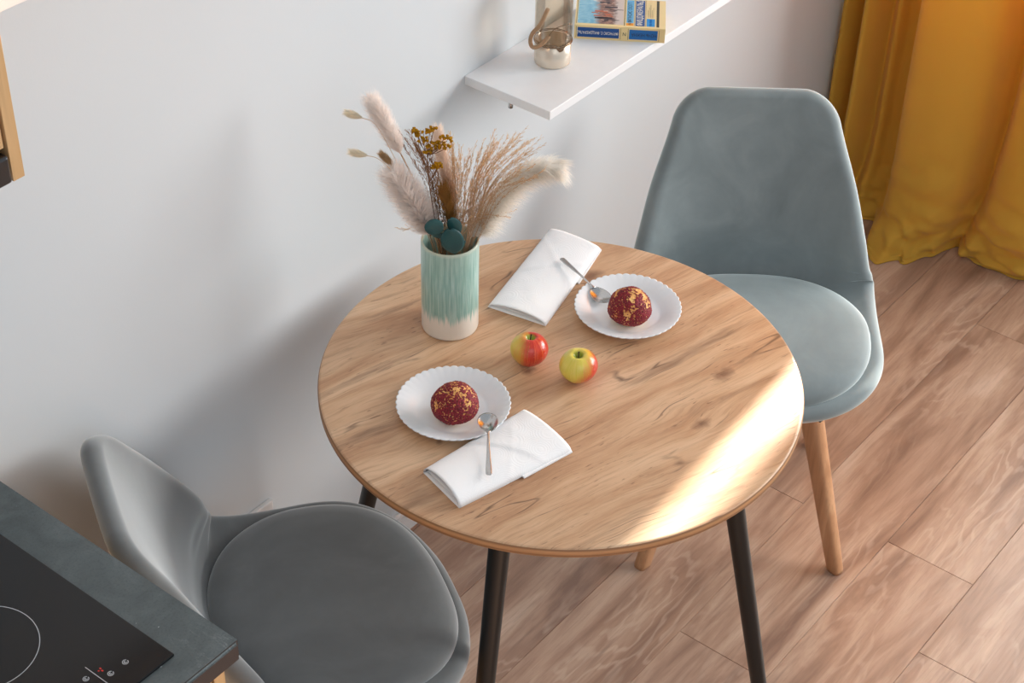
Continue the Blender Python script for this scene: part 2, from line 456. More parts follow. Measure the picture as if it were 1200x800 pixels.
# floor: laminate planks as one surface, with thin dark gaps
def build_floor():
    rnd = random.Random(3)
    V, Fc, pid = [], [], []
    W, L, gap = .1965, 1.285, .0009
    y0 = -1.004; joints = {0: 1.533, 1: 1.049, 2: 1.520, 3: 1.95, -1: 1.30, -2: .7}
    for r in range(-12, 6):
        ya = y0+r*W; yb = min(ya+W, 0.0)
        if ya >= 0: break
        j = joints.get(r, rnd.random()*L)
        k0 = int((-2.8-j)//L)
        for k in range(k0, k0+7):
            xa, xb = j+k*L, j+(k+1)*L
            xa = max(xa, -2.6); xb = min(xb, XR)
            if xb <= xa: continue
            b = len(V); p = rnd.random()
            for (x, y, z) in ((xa, ya, -.002), (xb, ya, -.002), (xb, yb, -.002), (xa, yb, -.002)): V.append((x, y, z))
            for (x, y) in ((xa+gap, ya+gap), (xb-gap, ya+gap), (xb-gap, yb-gap), (xa+gap, yb-gap)): V.append((x, y, 0))
            Fc.append((b+4, b+5, b+6, b+7)); pid.append(p)
            for q in range(4):
                Fc.append((b+q, b+(q+1) % 4, b+4+(q+1) % 4, b+4+q)); pid.append(p)
    b = len(V)
    for z in (-.03, -.002):
        for (x, y) in ((-2.6, -3.2), (XR, -3.2), (XR, 0), (-2.6, 0)): V.append((x, y, z))
    for f in ((3, 2, 1, 0), (0, 1, 5, 4), (1, 2, 6, 5), (2, 3, 7, 6), (3, 0, 4, 7)): Fc.append(tuple(b+i for i in f)); pid.append(.5)
    o = mesh_obj('floor', V, Fc, M['floor'], smooth=False)
    a = o.data.attributes.new('pid', 'FLOAT', 'FACE'); a.data.foreach_set('value', pid)
    return struct(o)
build_floor()
bm = bmesh.new(); add_box(bm, -.05, XR, -.014, 0, 0, .058)
bmesh.ops.bevel(bm, geom=[e for e in bm.edges if all(v.co.y < -.01 and v.co.z > .05 for v in e.verts)], offset=.008, segments=3, affect='EDGES')
struct(bm_obj('baseboard_back', bm, M['trim']))

# ------------------------------------------------------------------ dining table
TX, TY = .782, -.482
tb = thing('dining_table', 'round oak-topped dining table with four black splayed legs', 'table', (TX, TY, 0))
def disc(prof, n=160): return lathe_data(prof, n)
pr = [(0, .7485), (.2, .7485), (.3955, .7485), (.3975, .7478), (.3985, .7462)]
V, Fc = disc([(.0001, .75), (.2, .75), (.3945, .75), (.3972, .7494), (.3985, .7482)])
mesh_obj('tabletop', V, Fc, M['top'], tb)
V, Fc = disc([(.3985, .7482), (.4, .7462), (.4, .7345), (.3985, .7325), (.3960, .7315), (.0001, .7315)])
mesh_obj('rim', V, Fc, M['topedge'], tb)
V, Fc = disc([(.0001, .7315), (.15, .7315), (.15, .729), (.30, .729), (.30, .726), (.0001, .726)], 64)
mesh_obj('mounting_plate', V, Fc, M['black'], tb)
for k in range(4):
    a = math.radians(19+90*k)
    p0 = Vector((.278*math.cos(a), .278*math.sin(a), .731)); p1 = Vector((.43*math.cos(a), .43*math.sin(a), .006))
    path = [p0.lerp(p1, t) for t in (0, .02, .3, .7, .985, 1)]
    lg = tube('leg', path, lambda t: .0200-.0085*t, M['black'], tb, n=28)
    tube('foot_pad', [p1+Vector((0, 0, .001)), p1-Vector((0, 0, .006))], .0100, M['black'], lg, n=16)

# ------------------------------------------------------------------ chairs
PROF = [  # f, z, halfwidth, edge lift
    (.2292, .418, .2429, .006), (.2072, .4235, .2499, .011), (.1196, .428, .2548, .022), (.01, .421, .2535, .036),
    (-.10, .416, .2545, .056), (-.168, .430, .2530, .074), (-.2059, .475, .2465, .080), (-.2241, .5401, .2308, .0788),
    (-.2535, .6404, .2073, .0527), (-.289, .7408, .1750, .030), (-.3219, .8252, .1530, .004)]
def shell_rows(nv):
    P = [Vector((a, b, 0)) for a, b, c, d in PROF]
    cen = catmull(P, 400)
    wl = catmull([Vector((c, d, 0)) for a, b, c, d in PROF], 400)
    L = [0]
    for i in range(1, 400): L.append(L[-1]+(cen[i]-cen[i-1]).length)
    tot = L[-1]; rows = []
    rf, rt = .22, .062
    ds = []
    for i in range(nv):
        u = i/(nv-1); s = tot*(u - math.sin(2*PI*u)/(2*PI)*.96)
        ds.append(s)
    for s in ds:
        k = int(np.searchsorted(L, s)); k = min(max(k, 1), 399); u = (s-L[k-1])/max(1e-9, L[k]-L[k-1])
        c = cen[k-1].lerp(cen[k], u); w = wl[k-1].lerp(wl[k], u)
        T = (cen[min(k+2, 399)]-cen[max(k-3, 0)]).normalized()
        N = Vector((T.y, -T.x, 0))            # points up on the seat, forward on the back
        hw = w.x
        if s < rf: hw = hw*(.004+.996*max(0, 1-((rf-s)/rf)**2.5)**(1/2.5))
        if tot-s < rt: hw = hw-rt+math.sqrt(max(0, rt*rt-(rt-(tot-s))**2))
        rows.append((c, T, N, hw, w.y, s, w.x))
    return rows, tot
def chair_shell(mat, parent):
    nv, nt = 170, 41
    rows, tot = shell_rows(nv)
    mid = []
    for c, T, N, hw, lift, s, w0 in rows:
        for j in range(nt):
            a = -1+2*j/(nt-1); t = math.sin(a*PI/2)*.75+a*.25
            l = t*hw; q = abs(l)/w0
            h = lift*(q**2.6) - .0045*math.exp(-((s-.50)/.010)**2)*max(0, min(1, (abs(t)-.55)/.2))*max(0, 1-abs(t)**7)
            # front lip droops a little at the very edge
            mid.append((Vector((c.x+N.x*h, l*(1-.10*h/.06*0), c.y+N.y*h))))
    mid = np.array([[p.x, p.y, p.z] for p in mid]).reshape(nv, nt, 3)
    nrm = np.zeros_like(mid)
    for i, (c, T, N, hw, lift, s, w0) in enumerate(rows):
        for j in range(nt):
            a = -1+2*j/(nt-1); t = math.sin(a*PI/2)*.75+a*.25
            l = t*hw; q = abs(l)/w0; sl = 2.6*lift/w0*q**1.6*(1 if l > 0 else -1)
            v = np.array([N.x, -sl, N.y]); nrm[i, j] = v/np.linalg.norm(v)
    # distance of every point from the outline, worked out in the flat pattern of the shell
    d = np.zeros((nv, nt)); rf, rt = .22, .062
    for i, (c, T, N, hw, lift, s, w0) in enumerate(rows):
        for j in range(nt):
            a = -1+2*j/(nt-1); t = math.sin(a*PI/2)*.75+a*.25
            l = abs(t*hw)
            if s < rf:
                A = (rf-s)/rf; Bq = l/w0
                Fv = 1-A**2.5-Bq**2.5
                g = 2.5*math.hypot(A**1.5/rf, Bq**1.5/w0)
                d[i, j] = max(0, min(Fv/max(g, 1e-6), .1))
            elif tot-s < rt and l > w0-rt:
                d[i, j] = max(0, rt-math.hypot(rt-(tot-s), l-(w0-rt)))
            else:
                d[i, j] = max(0, min(w0-l, tot-s))
    r = .019
    x = np.clip(d/r, 0, 1); h = r*np.sqrt(np.clip(1-(1-x)**2, 0, 1))
    top = mid+nrm*h[..., None]; bot = mid-nrm*(h*.9)[..., None]
    V = [tuple(v) for v in top.reshape(-1, 3)]+[tuple(v) for v in bot.reshape(-1, 3)]
    Fc = []; B = nv*nt
    for i in range(nv-1):
        for j in range(nt-1):
            a, b, c_, d_ = i*nt+j, i*nt+j+1, (i+1)*nt+j+1, (i+1)*nt+j
            Fc.append((a, b, c_, d_)); Fc.append((B+d_, B+c_, B+b, B+a))
    o = mesh_obj('seat_shell', V, Fc, mat, parent)
    bm = bmesh.new(); bm.from_mesh(o.data)
    bmesh.ops.remove_doubles(bm, verts=bm.verts, dist=1e-5)
    bmesh.ops.recalc_face_normals(bm, faces=bm.faces); bm.to_mesh(o.data); bm.free()
    o.data.polygons.foreach_set('use_smooth', [True]*len(o.data.polygons))
    md = o.modifiers.new('sub', 'SUBSURF'); md.levels = 1; md.render_levels = 1
    return o
def cushion(mat, parent):
    # rounded-square pad, a bit pillowed, with a tight seam line round its middle
    n = 96; V = []; Fc = []
    def outline(a):
        ca, sa = math.cos(a), math.sin(a)
        p = 2.7 if ca > 0 else 2.15
        x = (abs(ca)**(2/p))*(1 if ca > 0 else -1); y = (abs(sa)**(2/2.45))*(1 if sa > 0 else -1)
        return (.012+.202*x if ca > 0 else .012+.190*x, .228*y*(1-.06*max(0, x)))
    rings = [(0.0, .030), (.25, .030), (.5, .0285), (.7, .0255), (.84, .0205), (.92, .0145), (.965, .008), (.988, .002), (1.0, -.006), (.992, -.014), (.96, -.021), (.85, -.024), (.5, -.024), (0, -.024)]
    for k, h in rings:
        for i in range(n):
            x, y = outline(2*PI*i/n)
            xx, yy = .012+(x-.012)*k, y*k
            zz = .455+h + (.02*max(0, (abs(yy)/.2))**2.2 + (.018*max(0, (-xx-.05)/.13)**2) - .010*max(0, (xx-.15)/.09)**2)*(.8)
            V.append((xx, yy, zz))
    for i in range(len(rings)-1):
        for j in range(n):
            k = (j+1) % n; Fc.append((i*n+j, i*n+k, (i+1)*n+k, (i+1)*n+j))
    o = mesh_obj('seat_cushion', V, Fc, mat, parent)
    bm = bmesh.new(); bm.from_mesh(o.data); bmesh.ops.remove_doubles(bm, verts=bm.verts, dist=1e-5)
    bmesh.ops.recalc_face_normals(bm, faces=bm.faces); bm.to_mesh(o.data); bm.free()
    o.data.polygons.foreach_set('use_smooth', [True]*len(o.data.polygons))
    return o
def make_chair(label, mat, loc, rotz):
    t = thing('dining_chair', label, 'chair', loc, rotz, None)
    chair_shell(mat, t); cushion(mat, t)
    bm = bmesh.new()
    for s in (1, -1):
        add_box(bm, -.20, .20, -.022, .022, .362, .382, Matrix.Rotation(s*PI/4, 4, 'Z'))
    add_box(bm, -.085, .085, -.085, .085, .382, .402)
    bm_obj('cross_bracket', bm, M['black'], t)
    for sx in (1, -1):
        for sy in (1, -1):
            p0 = Vector((sx*.105, sy*.105, .392)); p1 = Vector((sx*.198, sy*.198, 0.0))
            V = []; Fc = []; n = 20
            fr = [0, .04, .5, .98, 1]
            for f in fr:
                p = p0.lerp(p1, f); a0 = math.atan2(sy, sx)
                wr = .025-.009*f; wt = .018-.004*f
                if f in (0, 1): wr *= .93; wt *= .93
                for j in range(n):
                    an = 2*PI*j/n; c, s = math.cos(an), math.sin(an)
                    u = wr*(abs(c)**(.6))*(1 if c > 0 else -1); v = wt*(abs(s)**(.6))*(1 if s > 0 else -1)
                    V.append((p.x+u*math.cos(a0)-v*math.sin(a0), p.y+u*math.sin(a0)+v*math.cos(a0), p.z))
            for i in range(len(fr)-1):
                for j in range(n):
                    k = (j+1) % n; Fc.append((i*n+j, i*n+k, (i+1)*n+k, (i+1)*n+j))
            Fc.append(tuple(range(n))[::-1]); Fc.append(tuple((len(fr)-1)*n+j for j in range(n)))
            mesh_obj('leg', V, Fc, M['legwood'], t)
    return t
CH_R = (1.4268, -.4869, 0); CH_R_A = -2.4879
CH_L = (.3437, -.3353, 0); CH_L_A = -.5341
make_chair('blue-grey velvet dining chair with beech legs, beyond the table beside the ochre curtain', M['velvet_lit'], CH_R, CH_R_A)
make_chair('blue-grey velvet dining chair in a darker shaded tone between the kitchen worktop and the round table', M['velvet_shaded'], CH_L, CH_L_A)

# ------------------------------------------------------------------ wall shelf, lantern, book
sh = thing('wall_shelf', 'white wall shelf carrying the glass lantern and the book', 'shelf', (1.116, 0, .992))
box('board', 0, 1.05, -.195, 0, -.018, 0, M['whitelac'], sh, bevel=.0012)
for bx in (.012, .5, .98):
    tube('shelf_pin', [(bx, -.098, -.018), (bx, -.098, -.034)], .0045, M['steel'], sh, n=12)
# second shelf, high on the wall at the left
s2 = thing('wall_shelf', 'white shelf edge at the top left corner above the kitchen', 'shelf', (-.045, 0, 1.646))
box('board', 0, .62, -.2, 0, -.018, 0, M['whitelac'], s2, bevel=.0012)

LN = (1.262, -.089, .992)
ln = thing('lantern', 'small glass lantern with champagne metal base and rope handle on the white shelf', 'lantern', LN)
champ = simple('champagne_metal', srgb(232, 218, 200), .26, .45)
dk = simple('bronze_wire', srgb(150, 126, 104), .25, 1)
lathe('metal_base', [(.0001, 0), (.0305, 0), (.0330, .0015), (.0338, .004), (.0338, .044), (.0326, .0445), (.0326, .006), (.0001, .006)], champ, ln)
smoke = mat_glass('smoked_glass', (.955, .91, .85, 1), 1)
lathe('glass_cylinder', [(.0318, .044), (.0340, .048), (.0344, .060), (.0344, .150), (.033, .156), (.0325, .150), (.0325, .046)], smoke, ln)
for z, r in ((.0455, .0352), (.0485, .0346)):
    tube('wire_ring', [((r)*math.cos(2*PI*k/48), (r)*math.sin(2*PI*k/48), z) for k in range(49)], .0009, dk, ln, n=8)
lathe('tea_light', [(.0001, .007), (.018, .007), (.019, .008), (.019, .022), (.018, .022), (.0175, .019), (.0001, .019)], M['steel'], ln, n=40)
lathe('top_ring', [(.0345, .150), (.0365, .150), (.0365, .160), (.020, .166), (.0001, .167)], champ, ln)
rope = simple('jute_rope', srgb(176, 142, 110), .9, bump=(260, .9, .002))
uR = Vector((.605, -.795, 0)); wB = Vector((.795, .605, 0))
rp = [uR*-.012-wB*.036+Vector((0, 0, .125)), uR*-.024-wB*.036+Vector((0, 0, .095)), uR*-.038-wB*.026+Vector((0, 0, .070)), uR*-.0415-wB*.020+Vector((0, 0, .050)),
      uR*-.036-wB*.030+Vector((0, 0, .044)), uR*-.022-wB*.0395+Vector((0, 0, .055)), uR*-.008-wB*.0385+Vector((0, 0, .072))]
V, Fc = tube_data(catmull(rp, 50), lambda t: .0038*(1+.06*math.sin(t*160)), 10)
mesh_obj('rope_handle', V, Fc, rope, ln)
tube('handle_wire', catmull([uR*.026-wB*.024+Vector((0, 0, .047)), uR*.014-wB*.036+Vector((0, 0, .046)), uR*-.01-wB*.0385+Vector((0, 0, .058)), uR*.0-wB*.0380+Vector((0, 0, .085)), uR*.03-wB*.022+Vector((0, 0, .09))], 30), .0008, dk, ln, n=8)
V = [tuple(uR*u-wB*(math.sqrt(max(0, .0350**2-u*u))+.0006)+Vector((0, 0, z))) for u, z in ((.006, .0445), (.022, .0470), (.018, .038), (.012, .0365))]
mesh_obj('latch_tab', V, [(0, 1, 2, 3)], dk, ln, smooth=False)

FONT = None
def text_mesh(s, size, mat, name, parent, M4, depth=.0001, sx=1.0):
    cu = bpy.data.curves.new('t', 'FONT'); cu.body = s; cu.size = size; cu.align_x = 'LEFT'; cu.align_y = 'CENTER'; cu.resolution_u = 3
    cu.extrude = depth
    ob = bpy.data.objects.new('t', cu); C.objects.link(ob)
    dg = bpy.context.evaluated_depsgraph_get()
    me = bpy.data.meshes.new_from_object(ob.evaluated_get(dg))
    C.objects.unlink(ob); bpy.data.objects.remove(ob)
    me.transform(M4 @ Matrix.Diagonal((sx, 1, 1, 1)))
    me.materials.clear(); me.materials.append(mat)
    o = bpy.data.objects.new(name, me); C.objects.link(o); o.parent = parent
    return o

bk = thing('book', 'cream and blue paperback lying spine out on the white shelf beside the lantern', 'book', (1.357, -.068, .992), math.atan2(-.83, .56))
# local: +x along the spine (away from the wall), +y towards the fore edge, z up
BL, BW, BT = .170, .112, .029
cream = simple('cream_cover', srgb(240, 216, 158), .4); pages = simple('book_pages', srgb(232, 222, 200), .8, bump=(900, .4, .0006))
bm = bmesh.new()
add_box(bm, 0, BL, 0, BW, BT-.0006, BT); add_box(bm, 0, BL, 0, BW, 0, .0006); add_box(bm, 0, BL, 0, .0006, 0.0006, BT-.0006)
bm_obj('cover', bm, cream, bk)
box('page_block', .0008, BL-.0008, .0007, BW-.001, .0007, BT-.0007, pages, bk)
navy = simple('navy_print', srgb(0, 72, 142), .4); sky = simple('sky_blue_print', srgb(96, 176, 222), .4)
blue = simple('bright_blue_print', srgb(0, 142, 216), .4); mid = simple('blue_print', srgb(0, 104, 176), .4); orange = simple('orange_print', srgb(246, 158, 16), .4)
ink = simple('dark_ink', srgb(22, 30, 44), .5); wht = simple('white_ink', srgb(244, 238, 222), .5); brn = simple('dark_band', srgb(62, 56, 40), .5)
zt = BT+.0001
def cpatch(name, u0, u1, v0, v1, mat, dz=0): return box(name, u0, u1, v0, v1, zt-.0001, zt+.0001+dz, mat, bk)
pic = box('cover_picture', 0, .086, 0, .100, 0, .0003, mat_art(), bk); pic.location = (.005, .008, zt-.0002)
# figures in the picture: dark strokes and a rust-coloured one
rr = random.Random(5); umber = simple('umber_paint', srgb(64, 52, 60), .5); rust = simple('rust_paint', srgb(196, 106, 72), .5)
for k in range(9):
    u = .036+rr.random()*.03; v = .010+rr.random()*.085
    box('paint_stroke', u, u+.008+rr.random()*.02, v, v+.0012+rr.random()*.004, zt, zt+.0003, umber, bk)
for k in range(7):
    u = .030+rr.random()*.03; v = .036+rr.random()*.02
    box('paint_stroke', u, u+.008+rr.random()*.012, v, v+.002+rr.random()*.003, zt, zt+.00035, rust, bk)
for u, u_ in ((.0925, .0937), (.003, .0036), (.1115, .1119), (.1325, .1329)): box('frame_line', u, u_, .006, .110, zt, zt+.0002, ink, bk)
cpatch('title_strip', .0965, .1100, .0175, .108, sky); cpatch('logo_square', .0965, .1100, .007, .0165, orange)
cpatch('title_strip', .1135, .1310, .007, .108, navy); cpatch('title_strip', .1345, .1500, .007, .037, blue); cpatch('title_strip', .1530, .1580, .006, .110, brn)
def up_text(s, u, v, size, mat, sx=1): # reads away from the spine, tops towards the wall end
    text_mesh(s, size, mat, 'lettering', bk, Matrix.Translation((u, v, zt+.0002)) @ Matrix.Rotation(PI/2, 4, 'Z'), sx=sx)
up_text('ФРЭНСИС СКОТТ', .1033, .0190, .0105, ink, .86); up_text('ФИЦДЖЕРАЛЬД', .1222, .0085, .0150, wht, .84)
up_text('НОЧЬ НЕЖНА', .1425, .0085, .0062, mid, .62); up_text('N', .1033, .0095, .0085, ink)
bm = bmesh.new()
for i in range(5): add_box(bm, .1365+i*.0026, .1369+i*.0026, .042, .042+.030+.010*((i*7) % 3), zt, zt+.0002)
bm_obj('small_print', bm, ink, bk)
# spine: reads from the far end, upside down to the room
def spatch(name, u0, u1, w0, w1, mat): return box(name, u0, u1, -.0003, .0001, w0, w1, mat, bk)
spatch('spine_panel', .006, .084, .0045, .0245, navy); spatch('spine_panel', .103, .156, .0045, .0245, mid)
for u in (.0035, .0865, .1005, .1585): box('frame_line', u, u+.0006, -.0004, .0001, .003, .026, ink, bk)
def sp_text(s, u, w, size, mat, sx=1):
    text_mesh(s, size, mat, 'lettering', bk, Matrix.Translation((u, -.0004, w)) @ Matrix.Rotation(PI, 4, 'Y') @ Matrix.Rotation(PI/2, 4, 'X'), sx=sx)
sp_text('ФРЭНСИС С. ФИЦДЖЕРАЛЬД', .0825, .0145, .0080, wht, .66); sp_text('НОЧЬ НЕЖНА', .1540, .0145, .0095, ink, .72); sp_text('N', .0975, .0145, .010, ink, .9)

# ------------------------------------------------------------------ kitchen: base cabinet, worktop, hob, upper cabinet, hood
CX = -.062
wt = tag(bpy.data.objects.new('worktop', None), 'dark slate-look kitchen worktop with the black hob set in it', 'worktop'); C.objects.link(wt); wt.location = (CX, 0, .915)
bm = bmesh.new(); add_box(bm, -1.9, 0, -.600, 0, -.030, 0)
bmesh.ops.bevel(bm, geom=[e for e in bm.edges if (all(v.co.z > -.001 and v.co.y < -.5 for v in e.verts)) or (all(v.co.x > -.001 and v.co.y < -.5 for v in e.verts))], offset=.004, segments=3, affect='EDGES')
so = bm_obj('slab', bm, [M['counter'], M['counteredge']], wt)
for p in so.data.polygons:
    if p.normal.y < -.9: p.material_index = 1
cb = thing('base_cabinet', 'oak kitchen base cabinet under the dark worktop', 'cabinet', (CX-.012, 0, 0))
box('side_panel', -.018, 0, -.578, -.015, .0, .884, M['cabwood'], cb)
box('carcass', -1.8, -.018, -.555, -.015, .10, .884, M['cabwood'], cb)
box('plinth', -1.8, -.018, -.52, -.50, 0, .10, M['black'], cb)
for k, (a, b_) in enumerate(((-.60, -.020), (-1.20, -.603), (-1.8, -1.203))):
    d = box('door', a+.001, b_-.001, -.576, -.556, .104, .880, M['cabwood'], cb, bevel=.001)
    box('handle', a+.05, a+.062, -.600, -.5765, .62, .80, M['black'], d, bevel=.002)
hb = thing('hob', 'black glass induction hob with a thin white ring, set in the dark worktop', 'hob', (-.131, -.555, .915))
box('glass_plate', -.58, 0, 0, .51, .0002, .0045, M['hob'], hb, bevel=.0012)
zt2 = .0046
def ring(name, cx, cy, r, wd, mat, a0=0, a1=2*PI, n=96, parent=hb, z=zt2):
    V = []; Fc = []
    for i in range(n+1):
        a = a0+(a1-a0)*i/n
        for rr_ in (r-wd/2, r+wd/2): V.append((cx+rr_*math.cos(a), cy+rr_*math.sin(a), z))
    for i in range(n): Fc.append((2*i, 2*i+1, 2*i+3, 2*i+2))
    return mesh_obj(name, V, Fc, mat, parent, False)
ring('cooking_zone', -.146, .193, .0715, .0011, M['print_']); ring('cooking_zone', -.40, .17, .09, .0011, M['print_'])
ring('cooking_zone', -.16, .38, .09, .0011, M['print_']); ring('cooking_zone', -.42, .385, .0715, .0011, M['print_'])
def icon(cx, cy, r=.0036):
    o = ring('touch_symbol', cx, cy, r, .0010, M['print_'], .5, 2*PI+.1, 24)
    ring('symbol_mark', cx, cy, r*.42, .0012, M['print_'], 1.0, 5.6, 16, parent=o)
for x, y in ((-.048, .037), (-.072, .037), (-.097, .054), (-.121, .037), (-.145, .037), (-.17, .054)): icon(x, y)
box('divider_line', -.0856, -.0846, .020, .069, zt2-.0001, zt2+.0001, M['print_'], hb)
for d in (0, .0045): box('red_digit', -.0765+d*.2, -.0745+d*.2, .047+d, .0498+d, zt2-.0001, zt2+.0001, M['redled'], hb)
box('red_digit', -.0795, -.0775, .0505, .0525, zt2-.0001, zt2+.0001, M['redled'], hb)
up = thing('wall_cabinet', 'oak wall cabinet hung above the worktop at the left edge', 'cabinet', (-.074, 0, 1.510))
box('side_panel', -.016, 0, -.335, 0, 0, .75, M['cabwood'], up, bevel=.0006)
box('carcass', -1.2, -.016, -.314, 0, .045, .75, M['cabwood'], up)
box('door', -.60, -.0195, -.333, -.3145, .045, .75, M['cabwood'], up, bevel=.0008)
box('door', -1.2, -.6035, -.333, -.3145, .045, .75, M['cabwood'], up, bevel=.0008)
hd = thing('cooker_hood', 'black cooker hood slotted under the oak wall cabinet', 'hood', (-.094, -.02, 1.510))
box('housing', -.56, -.001, -.305, 0, -.006, .043, simple('hood_black', (.01, .011, .012, 1), .3), hd, bevel=.010)
box('visor', -.56, -.001, -.322, -.306, .004, .040, M['steelrim'], hd, bevel=.004)

so = thing('power_outlet', 'white power outlet plate low on the wall behind the chair by the worktop', 'outlet', (.516, 0, .314))
box('plate', -.04, .04, -.010, 0, -.04, .04, M['trim'], so, bevel=.003)
V, Fc = lathe_data([(.0001, .004), (.017, .004), (.019, .002), (.019, 0)], 32)
V = [(x, -.0101-z*.3, y) for x, y, z in V]; mesh_obj('socket', V, Fc, M['trim'], so)

# ------------------------------------------------------------------ tableware
NS = 44
def plate(loc, label):
    p = thing('plate', label, 'plate', loc, random.random(), 'scalloped white plates')
    prof = [(.0001, .0042), (.03, .0042), (.052, .0044), (.060, .0058), (.067, .0100), (.080, .0142), (.0905, .0178), (.0925, .0180), (.0930, .0172), (.0925, .0160), (.080, .0120), (.067, .0078), (.058, .0030), (.053, .0002), (.050, .0002), (.048, .0022), (.0001, .0022)]
    def rm(i, r, z, a):
        k = max(0, (r-.066)/.027)
        s = abs(math.sin(a*NS/2))
        return r+(-.0022*k*(1-s**.8)), z+(.0010*k*s if r > .067 else 0)
    lathe('dish', prof, M['porcelain'], p, n=NS*8, rmod=rm)
    return p
PA = (.603, -.400, .7503); PB = (.993, -.467, .7503)
plate(PA, 'scalloped white plate touching the front napkin, left of the apples')
plate(PB, 'scalloped white plate at the right of the table with a spoon resting in it')

def bun(loc, label, seed, rotz):
    bm = bmesh.new(); bmesh.ops.create_icosphere(bm, subdivisions=6, radius=1)
    o3 = Vector((seed*3.7, seed*1.3, seed))
    cr = []
    for v in bm.verts:
        d = v.co.normalized()
        r = 1+.05*noise.noise(d*1.6+o3)
        w1 = noise.noise_vector(d*3.2+o3)*.55
        rid = abs(noise.noise((d+w1*.35)*3.1+o3)); rid2 = abs(noise.noise((d+w1*.5)*7.5+o3*2))
        big = noise.noise(d*1.7+o3*2)+.55*d.z-.22
        thr = .022+.30*max(0, big)
        gap = max(0, min(1, (rid-thr)/.07))*max(0, min(1, (rid2-thr*.35)/.06))
        gap = max(gap, max(0, min(1, (noise.noise(d*13+o3)+.10-.30*max(0, big))/.2))*(1 if big < .15 else .7))
        # bare underside
        under = max(0, min(1, (d.z+.62+.25*noise.noise(d*2.5+o3))/.10))
        c = gap*under
        crumb = noise.fractal(d*16+o3, .7, 2.0, 4)
        rr = r+c*(.035+.026*crumb)+(1-c)*.006*noise.noise(d*10)
        x, y, z = d.x*rr*.0365, d.y*rr*.0365, d.z*rr*.0350
        if z < 0: z *= .80
        z = max(z, -.0255)
        v.co = (x, y, z+.0255)
        cr.append(c)
    o = bm_obj('choux_bun', bm, M['bun'], None, smooth=True, loc=loc, rotz=rotz)
    a = o.data.attributes.new('crust', 'FLOAT', 'POINT'); a.data.foreach_set('value', cr)
    return tag(o, label, 'bun')
bun((.590, -.414, .7547), 'red crackle-crusted choux bun on the left plate', 2.3, .6)
bun((.976, -.482, .7547), 'red crackle-crusted choux bun on the right plate, beside the spoon bowl', 5.1, 1.9)

def apple(loc, label, mat, rotz, tilt):
    nlat, nlon = 40, 64; V = []; Fc = []
    R0 = .0315
    for i in range(nlat+1):
        th = PI*i/nlat
        # cardioid-like dimples
        s = math.sin(th)
        r = R0*s*(1+.05*math.cos(th))*(1.0)
        z = R0*.92*math.cos(th)
        z -= .0125*math.exp(-(r/.0075)**2) if th < PI/2 else 0
        z += .0075*math.exp(-(r/.0090)**2) if th > PI/2 else 0
        if th > PI/2: r *= 1-.10*((th-PI/2)/(PI/2))
        for j in range(nlon):
            a = 2*PI*j/nlon
            k = 1+.018*math.cos(5*a+.5)*(abs(math.cos(th)))+.015*math.cos(2*a+1)
            V.append((r*k*math.cos(a), r*k*math.sin(a), z+.0006*math.cos(5*a)*(1-s)))
    for i in range(nlat):
        for j in range(nlon):
            k = (j+1) % nlon; Fc.append((i*nlon+j, (i+1)*nlon+j, (i+1)*nlon+k, i*nlon+k))
    t = thing('apple', label, 'apple', loc, rotz)
    Rm = Matrix.Rotation(tilt, 4, 'Y')
    body = mesh_obj('fruit', V, Fc, mat, t)
    body.rotation_euler = (0, tilt, 0)
    bm = bmesh.new(); bm.from_mesh(body.data); bmesh.ops.remove_doubles(bm, verts=bm.verts, dist=1e-6); bmesh.ops.recalc_face_normals(bm, faces=bm.faces); bm.to_mesh(body.data); bm.free()
    st = tube('stem', catmull([(0, 0, .0155), (.0006, 0, .021), (.0022, .001, .0265), (.003, .001, .0285)], 10), lambda q: .0009+.0005*q**3, simple('apple_stem', srgb(60, 42, 24), .8), t, n=8)
    st.rotation_euler = (0, tilt, 0)
    return t
mr = mat_apple('red_apple_skin', (.45, -.88, .05), .74); my = mat_apple('yellow_apple_skin', (.60, -.72, -.50), .45)
apple((.778, -.418, .7503+.0280), 'red and yellow apple nearer the vase', mr, 0, .10)
apple((.795, -.507, .7503+.0285), 'yellow-green apple with an orange blush, nearer the front of the table', my, 0, -.08)

